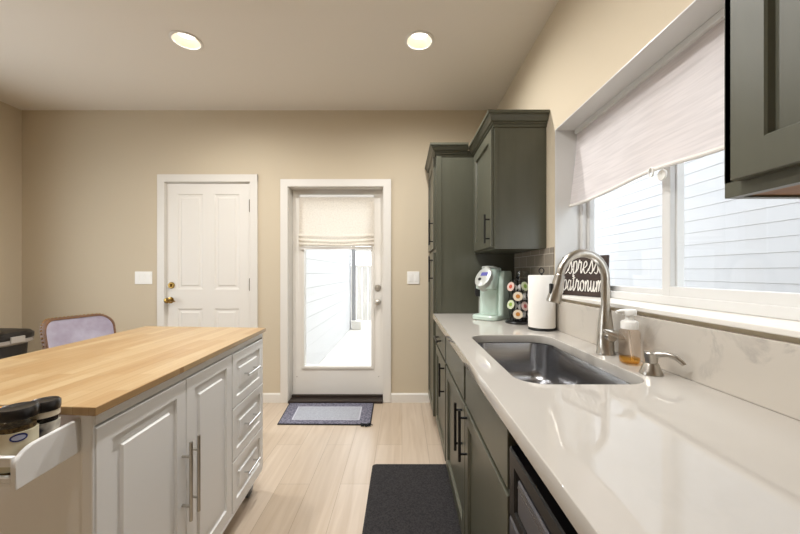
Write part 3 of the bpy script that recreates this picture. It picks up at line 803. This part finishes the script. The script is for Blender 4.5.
# side wing
MB().loops([cl(h - .034, h + .006, -.06, .12, .028, .018), cl(h - .034, h + .006, -.055, .118, .26, .018), cl(h - .034, h + .004, -.03, .11, .325, .018), cl(h - .03, h - .002, -.015, .10, .333, .014)], True, True, True).build('side_panel', MINT, cm, local=True)
# head
mb = MB().loops([cl(-.060, .050, -.135, .02, .205, .04), cl(-.070, .056, -.155, .03, .212, .045), cl(-.074, .058, -.150, .04, .26, .045), cl(-.070, .056, -.115, .05, .32, .045), cl(-.060, .05, -.06, .05, .352, .04), cl(-.045, .035, -.03, .04, .358, .03)], True, True, True)
mb.build('brew_head', MINT, cm, local=True)
# sloped oval face
o_ = Vector((-.008, -.128, .288)); nrm = Vector((-.12, -.80, .62)).normalized(); sx_ = Vector((1, -.12, .04)); sx_ = (sx_ - nrm * sx_.dot(nrm)).normalized(); up_ = nrm.cross(sx_) * 1.0
def oval(a, b, n0, n1, cu=0, cv=0, k=28):
    L = lambda s, d: [o_ + sx_ * (cu + a * s * math.cos(2 * PI * i / k)) + up_ * (cv + b * s * math.sin(2 * PI * i / k)) + nrm * d for i in range(k)]
    return [L(1, n0), L(1.0, n1 - .002), L(.95, n1)]
MB().loops(oval(.058, .082, -.05, .012), True, True, True).build('face_plate', GREYF, cm, local=True)
P_ = lambda u, v, n: o_ + sx_ * u + up_ * v + nrm * n
MB().prism(rect(-.022, .030, .006, .034), P_, .010, .0135).build('display', mat('blue_display', rgb(92, 92, 160), .15), cm, local=True)
MB().loops(oval(.011, .011, .008, .016, -.018, -.022, 16), True, True, True).build('brew_button', BLACKP, cm, local=True)
MB().tube([(-.062, -.02, .345), (-.05, -.06, .357), (0, -.085, .360), (.04, -.06, .357), (.052, -.02, .345)], .008, 10).build('handle', GREYF, cm, local=True)
MB().loops([cl(-h - .036, -h + .002, -.03, .09, .150, .014), cl(-h - .040, -h + .002, -.035, .095, .165, .014), cl(-h - .040, -h + .002, -.035, .095, .255, .014), cl(-h - .03, -h, -.02, .08, .27, .012)], True, True, True).build('reservoir', BLACKP, cm, local=True)
MB().box(-h - .024, -h - .012, .0, .06, .0015, .152, .003).build('reservoir_stand', GREYF, cm, local=True)

# ------------------------------------------------------------------ window dressings and sign
ws = thing('roman_shade', (1.0, 1.33, WZ1), 'sheer white fabric shade half lowered in the kitchen window', 'window shade')
SY_0, SY_1 = .72, 1.962
def shade_fn(u, v):
    y = SY_0 + (SY_1 - SY_0) * u
    z = (WZ1 - .008) - v * (.425 + .01 * math.sin(u * 9))
    x = 1.012 - .012 * v - .035 * max(0, v - .35) ** 1.2 + .004 * math.sin(u * 17 + v * 3) * v
    edge = max(0, abs(u - .5) * 2 - .93) / .07
    x -= .010 * edge * v
    return (x, y + (.012 * v * v if u > .98 else 0), z)
MB().sheet(shade_fn, 60, 26, .0012).build('fabric', SHADE, ws)
def hem_y(k): return SY_0 + (SY_1 - SY_0) * k / 30
MB().tube([Vector(shade_fn(k / 30, 1)) + Vector((0, 0, -.004)) for k in range(31)], .008, 8).build('hem_bar', HEM, ws)
MB().box(.995, 1.028, SY_0, SY_1, WZ1 - .03, WZ1 - .004, .003).build('head_rail', VINYL, ws)
hp = Vector(shade_fn((1.318 - SY_0) / (SY_1 - SY_0), 1))
MB().tube([hp + Vector((-.010, .012 * math.cos(a), -.014 + .017 * math.sin(a))) for a in [2 * PI * k / 18 for k in range(18)]], .003, 8, closed=True).build('pull_ring', PLASTW, ws)
MB().lathe([(0, -.004), (.02, -.004), (.022, 0), (.02, .004), (0, .004)], hp + Vector((.018, -.02, -.03)), 20, 'X').tube([hp + Vector((.018, -.02, -.03)), hp + Vector((.018, -.02, .0))], .005, 8).build('cord_weight', PLASTW, ws)

rs = thing('roman_shade', (-.63, 3.31, 1.98), 'cream woven roman shade gathered up over the glass door', 'window shade')
RX0, RX1 = -.995, -.272
def rs_fn(u, v):
    x = RX0 + (RX1 - RX0) * u
    if v < .6:
        z = 1.985 - (v / .6) * .375; y = 3.304 - .012 * (v / .6)
    else:
        t = (v - .6) / .4
        sag = .020 * math.sin(PI * u) * math.sin(PI * t)
        z = 1.61 - t * .12 - sag
        y = 3.292 - .022 * (0.5 - 0.5 * math.cos(t * 6 * PI)) * (1 - .25 * math.sin(PI * u)) - .006 * math.sin(u * 11 + t * 5) * t
    return (x, y, z)
MB().sheet(rs_fn, 40, 60, .0015).build('fabric', SHADE2, rs)
MB().box(RX0 + .01, RX1 - .01, 3.30, 3.318, 1.46, 1.488, .003).build('bottom_bar', HEM, rs)
MB().box(RX0, RX1, 3.300, 3.3215, 1.965, 1.992, .003).build('head_rail', VINYL, rs)
MB().tube([(RX0 - .012, 3.318, 1.97), (RX0 - .014, 3.316, 1.5), (RX0 - .012, 3.316, 1.05)], .002, 6).build('pull_cord', PLASTW, rs)

# sign on the sill: hand lettered
P1, P2 = Vector((.918, 1.94, 0)), Vector((1.014, 1.675, 0))
sg = thing('wooden_sign', ((P1.x + P2.x) / 2, (P1.y + P2.y) / 2, 1.112), 'small dark wooden sign with white script leaning on the window sill', 'sign')
ud = (P2 - P1).normalized(); W_ = (P2 - P1).length; nd = Vector((ud.y, -ud.x, 0))
if nd.y > 0: nd = -nd
H_ = .212; leanv = Vector((0, 0, 1)) - nd * .06; leanv.normalize()
nf = ud.cross(leanv); nf = nf if nf.y < 0 else -nf
O_ = Vector((P1.x, P1.y, 1.1125)) + nd * .012
sp = lambda u, w, n: O_ + ud * u + leanv * w + nf * n
SIGNM = mat('dark_stained_wood', rgb(66, 50, 42), 0.7, noise=(10, rgb(44, 34, 30), .2, (1, 1, 9)))
MB().prism(rect(0, W_, 0, H_), sp, -.012, .004, .001).build('board', SIGNM, sg)
G = {  # strokes on a 1-high x-height grid, (width, [polyline...])
 'e': (.75, [[(0, .45), (.3, .5), (.52, .72), (.38, .98), (.14, .80), (.08, .38), (.26, .02), (.52, .08), (.78, .40)]]),
 's': (.68, [[(0, .2), (.28, .78), (.42, 1.05), (.50, .70), (.56, .28), (.38, -.02), (.12, .10)], [(.46, .05), (.72, .40)]]),
 'p': (.80, [[(.02, .5), (.18, 1.0), (.16, .4), (.08, -.30)], [(.14, .3), (.24, .85), (.48, 1.02), (.62, .72), (.52, .22), (.30, .0), (.16, .16)], [(.52, .1), (.82, .42)]]),
 'r': (.70, [[(0, .4), (.16, 1.08), (.28, .86), (.46, .92), (.40, .35), (.46, .02), (.72, .42)]]),
 'o': (.72, [[(.36, 1.0), (.12, .82), (.06, .38), (.22, .02), (.46, .12), (.56, .55), (.46, .92), (.34, 1.0), (.46, .78), (.76, .74)]]),
 'a': (.78, [[(.50, .86), (.28, 1.0), (.08, .62), (.10, .16), (.28, .0), (.46, .30), (.54, .98)], [(.54, .98), (.50, .3), (.58, .02), (.80, .40)]]),
 't': (.52, [[(.22, 1.45), (.18, .9), (.16, .25), (.28, .0), (.54, .40)], [(-.02, 1.12), (.44, 1.22)]]),
 'n': (.80, [[(.04, .95), (.10, .5), (.08, .0), (.16, .60), (.36, 1.0), (.48, .80), (.46, .25), (.54, .02), (.82, .42)]]),
 'u': (.80, [[(.06, .98), (.06, .35), (.18, .02), (.36, .18), (.48, .95), (.48, .25), (.56, .02), (.82, .42)]]),
 'm': (1.05, [[(.02, .95), (.08, .5), (.06, .0), (.14, .62), (.28, 1.0), (.38, .75), (.36, .05), (.46, .68), (.60, 1.0), (.70, .75), (.70, .2), (.78, .0), (1.02, .40)]]),
}
def catmull(P, k=6):
    P = [Vector((*p, 0)) for p in P]; Q = [P[0] * 2 - P[1]] + P + [P[-1] * 2 - P[-2]]; out = []
    for i in range(1, len(Q) - 2):
        for j in range(k):
            t = j / k; a, b, c, d = Q[i - 1:i + 3]
            out.append(.5 * (2 * b + (c - a) * t + (2 * a - 5 * b + 4 * c - d) * t * t + (3 * b - a - 3 * c + d) * t ** 3))
    return out + [P[-1]]
def word(mb, txt, u0, u1, w0, xh):
    tot = sum(G[c][0] for c in txt); k = (u1 - u0) / tot; x = 0
    for c in txt:
        for st in G[c][1]:
            L = catmull(st); l, r = [], []
            for i, p in enumerate(L):
                d = (L[min(i + 1, len(L) - 1)] - L[max(i - 1, 0)])
                q = Vector((u0 + (x + p.x) * k, w0 + p.y * xh, 0))
                t = Vector((d.x * k, d.y * xh, 0)); t = t.normalized() if t.length else Vector((1, 0, 0))
                wd = .0012 + .0020 * abs(t.y)                         # brush: thick down strokes
                nn = Vector((-t.y, t.x, 0)) * wd
                l.append(q + nn); r.append(q - nn)
            mb.quads([[sp(*l[i][:2], .0052), sp(*l[i + 1][:2], .0052), sp(*r[i + 1][:2], .0052), sp(*r[i][:2], .0052)] for i in range(len(L) - 1)])
        x += G[c][0]
mb = MB(); word(mb, 'espresso', .012, W_ - .010, .120, .066); word(mb, 'patronum', .012, W_ - .010, .026, .058)
mb.build('lettering', mat('white_sign_paint', rgb(236, 232, 224), .7), sg)

# ------------------------------------------------------------------ kitchen cart (island)
CZ = .92
NR, FR = Vector((-.724, .803)), Vector((-.781, 1.953))     # right edge of the wooden top
uL = Vector((-.715, .055)); vL = FR - NR
def cp(a, b, z):           # a: metres from the right edge to the left, b: metres from the near edge
    p = NR + uL * (a / uL.length) + vL * (b / vL.length)
    return (p.x, p.y, z)
LB = vL.length; WA = .735
kt = thing('kitchen_cart', (*cp(WA / 2, LB / 2, 0),), 'white rolling kitchen cart with a butcher block top, doors and drawers', 'kitchen cart')
MB().box(0, WA, 0, LB, CZ - .021, CZ, .002, fn=cp).build('butcher_block_top', BUTCH, kt)
IN = .015; BZ0 = .115
mb = MB().box(IN + .02, WA - .03, IN, LB - IN, BZ0, CZ - .022, .002, fn=cp)
mb.box(IN + .001, IN + .03, IN - .006, .0165, BZ0, CZ - .022, .003, fn=cp).box(IN + .001, IN + .03, LB - .0145, LB - IN + .004, BZ0, CZ - .022, .003, fn=cp)
mb.box(IN - .001, IN + .03, IN, LB - IN, CZ - .050, CZ - .022, .002, fn=cp).box(IN - .001, IN + .03, IN, LB - IN, BZ0, BZ0 + .012, .002, fn=cp)
mb.build('carcass', CARTW, kt)
cf = lambda u, w, n: cp(IN - n + .02, u, w)
b0, b3 = .018, LB - .016; b1 = .39; b2 = .748
for i, (y0, y1) in enumerate(((b0, b1), (b1 + .004, b2))):
    mb = MB(); panel_front(mb, cf, y0, y1, BZ0 + .014, CZ - .058, .02, [(y0 + .05, y1 - .05, BZ0 + .07, CZ - .105)], RAISED)
    dr = mb.build('door', CARTW, kt)
    yh = y1 - .022 if i == 0 else y0 + .022
    bar_pull(MB(), cp(IN - .032, yh, .385), cp(IN - .032, yh, .655), Vector(cp(IN - .032, yh, 0)) - Vector(cp(IN, yh, 0)), .006, .05).build('handle', NICKEL, dr)
zz = [BZ0 + .014, .365, .610, CZ - .058]
for z0, z1 in zip(zz, zz[1:]):
    mb = MB(); panel_front(mb, cf, b2 + .006, b3, z0 + .002, z1 - .002, .022, [(b2 + .045, b3 - .045, z0 + .045, z1 - .045)], RAISED)
    dr = mb.build('drawer', CARTW, kt); zc = (z0 + z1) / 2; bm_ = (b2 + b3) / 2
    bar_pull(MB(), cp(IN - .030, bm_ - .075, zc), cp(IN - .030, bm_ + .075, zc), Vector(cp(IN - .03, bm_, 0)) - Vector(cp(IN, bm_, 0)), .0055, .02).build('handle', CHROME, dr)
mb = MB().tube([cp(.05, LB + .03, .862), cp(WA - .05, LB + .03, .862)], .009, 10)
for a in (.035, WA - .05): mb.box(a, a + .02, LB - IN, LB + .042, .848, .876, .003, fn=cp)
mb.build('towel_bar', CARTW, kt)
for a, b in ((.075, .08), (.075, LB - .08), (WA - .09, .08), (WA - .09, LB - .08)):
    c = Vector(cp(a, b, 0))
    w_ = MB().lathe([(0, -.014), (.038, -.014), (.045, -.010), (.046, 0), (.045, .010), (.038, .014), (0, .014)], c + Vector((0, 0, .0465)), 24, 'X').build('caster', BLACKP, kt)
    MB().box(c.x - .02, c.x + .02, c.y - .02, c.y + .02, .085, BZ0 + .002, .003).build('caster_fork', NICKEL, w_)
# spice rack on the near end
rk = MB()
RXR = -.777; yb_ = .829; yf_ = .684
def side(x0, x1):
    prof = [(yb_, .807), (yf_, .800), (yf_, .845)]
    for k in range(9):
        a = PI / 2 * k / 8
        prof.append((yf_ + .05 - .05 * math.cos(a), .845 + .035 * math.sin(a)))
    prof.append((yb_, .886))
    rk.prism(prof, lambda u, w, n: (n, u, w), x0, x1, .0012)
side(RXR - .011, RXR); side(RXR - .36, RXR - .349)
rk.box(RXR - .35, RXR - .01, yf_, yb_, .806, .815, .001)
rk.box(RXR - .35, RXR - .01, yf_, yf_ + .010, .846, .866, .002); rk.box(RXR - .35, RXR - .01, yf_, yf_ + .010, .815, .826, .002)
rk.build('spice_rack', CARTW, kt)

# spice jars on the rack
JB = mat('dark_jar_lid', rgb(26, 23, 22), .3); JG = glass_mat('jar_glass', (.92, .93, .9, 1), 1.45, .02)
def jar(x, y, r, hgt, label, content, lab, lidm, oval_mark=False, band=None):
    t = thing('spice_jar', (x, y, .815), label, 'spice jar', 'jars in the cart rack')
    z = .8155
    bh = hgt - .021
    MB().lathe([(0, z), (r - .002, z), (r, z + .003), (r, z + bh - .012), (r * .9, z + bh), (0, z + bh)], (x, y, 0), 32).build('glass', JG, t)
    MB().lathe([(0, z + .002), (r - .003, z + .003), (r - .003, z + bh - .016), (0, z + bh - .016)], (x, y, 0), 28).build('spice', content, t)
    MB().lathe([(r * .5, z + .012), (r + .0006, z + .012), (r + .0006, z + bh - .026), (r * .5, z + bh - .026)], (x, y, 0), 32, cap=False).build('paper_label', lab, t)
    if band: MB().lathe([(r * .9, z + bh - .014), (r + .0005, z + bh - .014), (r + .0005, z + bh - .001), (r * .9, z + bh - .001)], (x, y, 0), 32, cap=False).build('shrink_band', band, t)
    MB().lathe([(0, z + bh - .001), (r + .0012, z + bh - .001), (r + .0022, z + bh + .003), (r + .0022, z + hgt - .004), (r - .001, z + hgt), (r - .004, z + hgt - .0015), (0, z + hgt - .0015)], (x, y, 0), 40).build('lid', lidm, t)
    if oval_mark:
        def arc(mb, a0, b, rr, zc, hh, n=24):
            # patch on the label, facing the camera
            th = math.atan2(-y, -x) + .05
            c = lambda k, s: (x + rr * math.cos(th + a0 * s * math.cos(k)), y + rr * math.sin(th + a0 * s * math.cos(k)), zc + hh * s * math.sin(k))
            mb.quads([[c(2 * PI * i / n, .02), c(2 * PI * i / n, 1), c(2 * PI * (i + 1) / n, 1), c(2 * PI * (i + 1) / n, .02)] for i in range(n)]); return mb
        arc(MB(), .42, 0, r + .0012, z + .080, .0085).build('oval_emblem', mat('blue_emblem', rgb(36, 48, 120), .4), t)
        arc(MB(), .32, 0, r + .0016, z + .080, .0052).build('emblem_centre', mat('pale_emblem', rgb(190, 196, 222), .4), t)
    return t
SP1 = mat('dried_herbs', rgb(120, 96, 60), .9, noise=(160, rgb(70, 52, 30), .1)); SP2 = mat('dark_spice', rgb(40, 34, 40), .9, noise=(160, rgb(20, 18, 22), .1))
LB1 = mat('cream_label', rgb(222, 212, 186), .6, noise=(14, rgb(206, 198, 170), .1)); LB2 = mat('navy_label', rgb(34, 34, 52), .5, noise=(10, rgb(210, 204, 190), .06))
jar(-.822, .727, .031, .137, 'larger spice jar with black lid, cream label and blue oval emblem', SP1, LB1, JB, True)
jar(-.8155, .7755, .0255, .133, 'smaller spice jar with black lid and dark label beside the wooden top', SP2, LB2, JB, False, mat('cream_band', rgb(220, 208, 186), .5))
jar(-.93, .762, .028, .112, 'orange-lidded spice jar at the left edge of the photo', SP1, mat('red_label', rgb(190, 60, 40), .5), mat('orange_lid', rgb(236, 170, 60), .4))

# ------------------------------------------------------------------ chair, bin, mats
ch = thing('chair', (-2.03, 2.32, 0), 'lavender grey upholstered chair with tan leather edge behind the cart', 'chair')
ch.rotation_euler = (0, 0, math.radians(-14))
LAV = mat('lavender_velvet', rgb(184, 180, 196), .55, noise=(7, rgb(146, 134, 150), .22), sheen=.6, bump=(30, .3))
TAN = mat('brown_leather_trim', rgb(128, 92, 62), .55, noise=(40, rgb(98, 66, 42), .2))
STUD = mat('antique_brass_studs', rgb(176, 140, 86), .35, .9)
WOODL = mat('dark_chair_legs', rgb(60, 44, 34), .5)
# local: faces +X; back at x=-.22
def back_pt(s, v, n):     # s -1..1 across, v 0..1 up
    z = .50 + v * .43
    y = s * .215 * (1 - .05 * (1 - v))
    x = -.20 - .07 * v + .075 * abs(s) ** 3 * (1 - .25 * v)
    return Vector((x - n, y, z))
def outline(k, N=40, shrink=0.0):
    # rounded rectangle in (s, v): bottom open corners small, top corners large
    P = rrect(-1 + shrink, 1 - shrink, 0 + shrink * .5, 1 - shrink * .5, .001, 1)
    return P
def rr2(sh):
    P = []
    for cx, cyy, rx, ry, a0 in ((.88 - sh, .06 + sh * .5, .12, .06, -PI / 2), (.66 - sh, .80 - sh * .5, .34, .20, 0), (-.66 + sh, .80 - sh * .5, .34, .20, PI / 2), (-.88 + sh, .06 + sh * .5, .12, .06, PI)):
        for k in range(8):
            a = a0 + PI / 2 * k / 7
            P.append((cx + rx * math.cos(a), cyy + ry * math.sin(a)))
    return P
def disc(mb, sh0, nA, nB, rings=6):
    L = []
    for i in range(rings + 1):
        f = i / rings
        L.append([back_pt(s * (1 - f) * (1) , .5 + (v - .5) * (1 - f), nB - (nB - nA) * 0 - .018 * math.sin(f * PI / 2)) for s, v in rr2(sh0)])
    L[-1] = [back_pt(s * .02, .5 + (v - .5) * .02, nB - .018) for s, v in rr2(sh0)]
    return mb.loops(L, False, True, True)
mb = MB(); disc(mb, .06, 0, -.002); mb.build('back_cushion', LAV, ch, local=True)
mb = MB(); P = rr2(0.0); Pi = rr2(.07)
mb.loops([[back_pt(s, v, .005) for s, v in Pi], [back_pt(s, v, -.006) for s, v in rr2(.05)], [back_pt(s, v, -.004) for s, v in rr2(.015)], [back_pt(s, v, .012) for s, v in P], [back_pt(s, v, .042) for s, v in P], [back_pt(s, v, .052) for s, v in rr2(.04)]], False, True, True)
mb.build('back_shell', TAN, ch, local=True)
mb = MB()
NP = len(P)
for i in range(NP):
    for f in (0, .5):
        s0, v0 = P[i]; s1, v1 = P[(i + 1) % NP]
        if i % 8 == 7 or f == 0:
            n_ = 12 if i % 8 == 7 else 1
            for j in range(n_):
                t = j / n_
                c = back_pt(s0 + (s1 - s0) * t, v0 + (v1 - v0) * t, .028)
                mb.lathe([(0, -.006), (.0055, -.003), (.0065, 0), (.0055, .003), (0, .006)], c, 8)
            if f == .5: break
mb.build('nailhead_trim', STUD, ch, local=True)
MB().loops([[(x, y, z) for x, y in rrect(-.22 + g, .22 - g, -.22 + g, .22 - g, .07, 5)] for g, z in ((.02, .40), (0, .42), (0, .48), (.02, .505), (.06, .515))], True, True, True).build('seat', LAV, ch, local=True)
for sx_2 in (-1, 1):
    for sy_2 in (-1, 1):
        MB().tube([(.17 * sx_2, .17 * sy_2, .42), (.20 * sx_2, .20 * sy_2, .0)], [.02, .012], 12).build('leg', WOODL, ch, local=True)

tb = thing('trash_bin', (-3.34, 2.74, 0), 'black plastic trash bin with grey lid band in the left corner', 'trash bin')
BINP = mat('black_bin_plastic', rgb(34, 31, 30), .4)
def bl(gx, gy, z): return [(-3.34 + x, 2.74 + y, z) for x, y in rrect(-gx, gx, -gy, gy, min(gy * .8, .12), 6)]
MB().loops([bl(.17, .13, .002), bl(.18, .14, .02), bl(.215, .17, .66), bl(.21, .165, .67)], True, True, True).build('bin_body', BINP, tb)
MB().loops([bl(.232, .188, .690), bl(.24, .195, .70), bl(.24, .195, .735), bl(.225, .18, .755), bl(.15, .12, .768)], True, True, True).build('lid', BINP, tb)
mb = MB().loops([bl(.214, .170, .65), bl(.236, .192, .665), bl(.237, .193, .692), bl(.228, .184, .700)], False, False, True)
mb.build('bin_liner', mat('pale_bin_liner', rgb(176, 170, 164), .5), tb)
MB().box(-3.104, -3.088, 2.69, 2.79, .672, .722, .004).build('latch', mat('pale_grey_latch', rgb(190, 186, 180), .4), tb)

# door mat
dm = thing('door_mat', (-.63, 2.99, 0), 'grey door mat with paler centre in front of the glass door', 'door mat')
C4 = [(-1.012, 2.757), (-.252, 2.745), (-.262, 3.196), (-1.060, 3.196)]
def dmp(u, w, z):
    a = Vector(C4[0]) * (1 - u) + Vector(C4[1]) * u; b = Vector(C4[3]) * (1 - u) + Vector(C4[2]) * u
    p = a * (1 - w) + b * w; return (p.x, p.y, z)
MB().prism(rect(0, 1, 0, 1), dmp, .0005, .007, .001).build('edge_binding', RUGE, dm)
MB().prism(rect(.012, .988, .02, .99), dmp, .006, .010, .001).build('border', RUGB, dm)
MB().prism(rect(.13, .87, .17, .80), dmp, .009, .0106).build('line', mat('pale_rug_line', rgb(186, 186, 194), .95), dm)
MB().prism(rect(.145, .855, .195, .775), dmp, .010, .0116).build('centre', RUGC, dm)
mb = MB()
rnd = random.Random(3)
for i in range(22):
    p = Vector(dmp(.90 + .09 * rnd.random(), .0 + .06 * rnd.random(), .008))
    mb.tube([p, p + Vector((rnd.uniform(-.02, .02), -.02 * rnd.random() - .005, rnd.uniform(0, .012))), p + Vector((rnd.uniform(-.03, .03), -.03 * rnd.random() - .01, -.004))], .003, 5)
mb.build('frayed_corner', RUGE, dm)

km = MB()
km.loops([[(x, y, z) for x, y in rrect(-.188 + g, .335 - g, .95 + g, 2.178 - g, .02, 4)] for g, z in ((0, .0005), (0, .008), (.006, .013))], True, True)
km = km.build('floor_mat', MATB); tag(km, 'charcoal textured kitchen mat on the floor in front of the sink cabinet', 'floor mat')
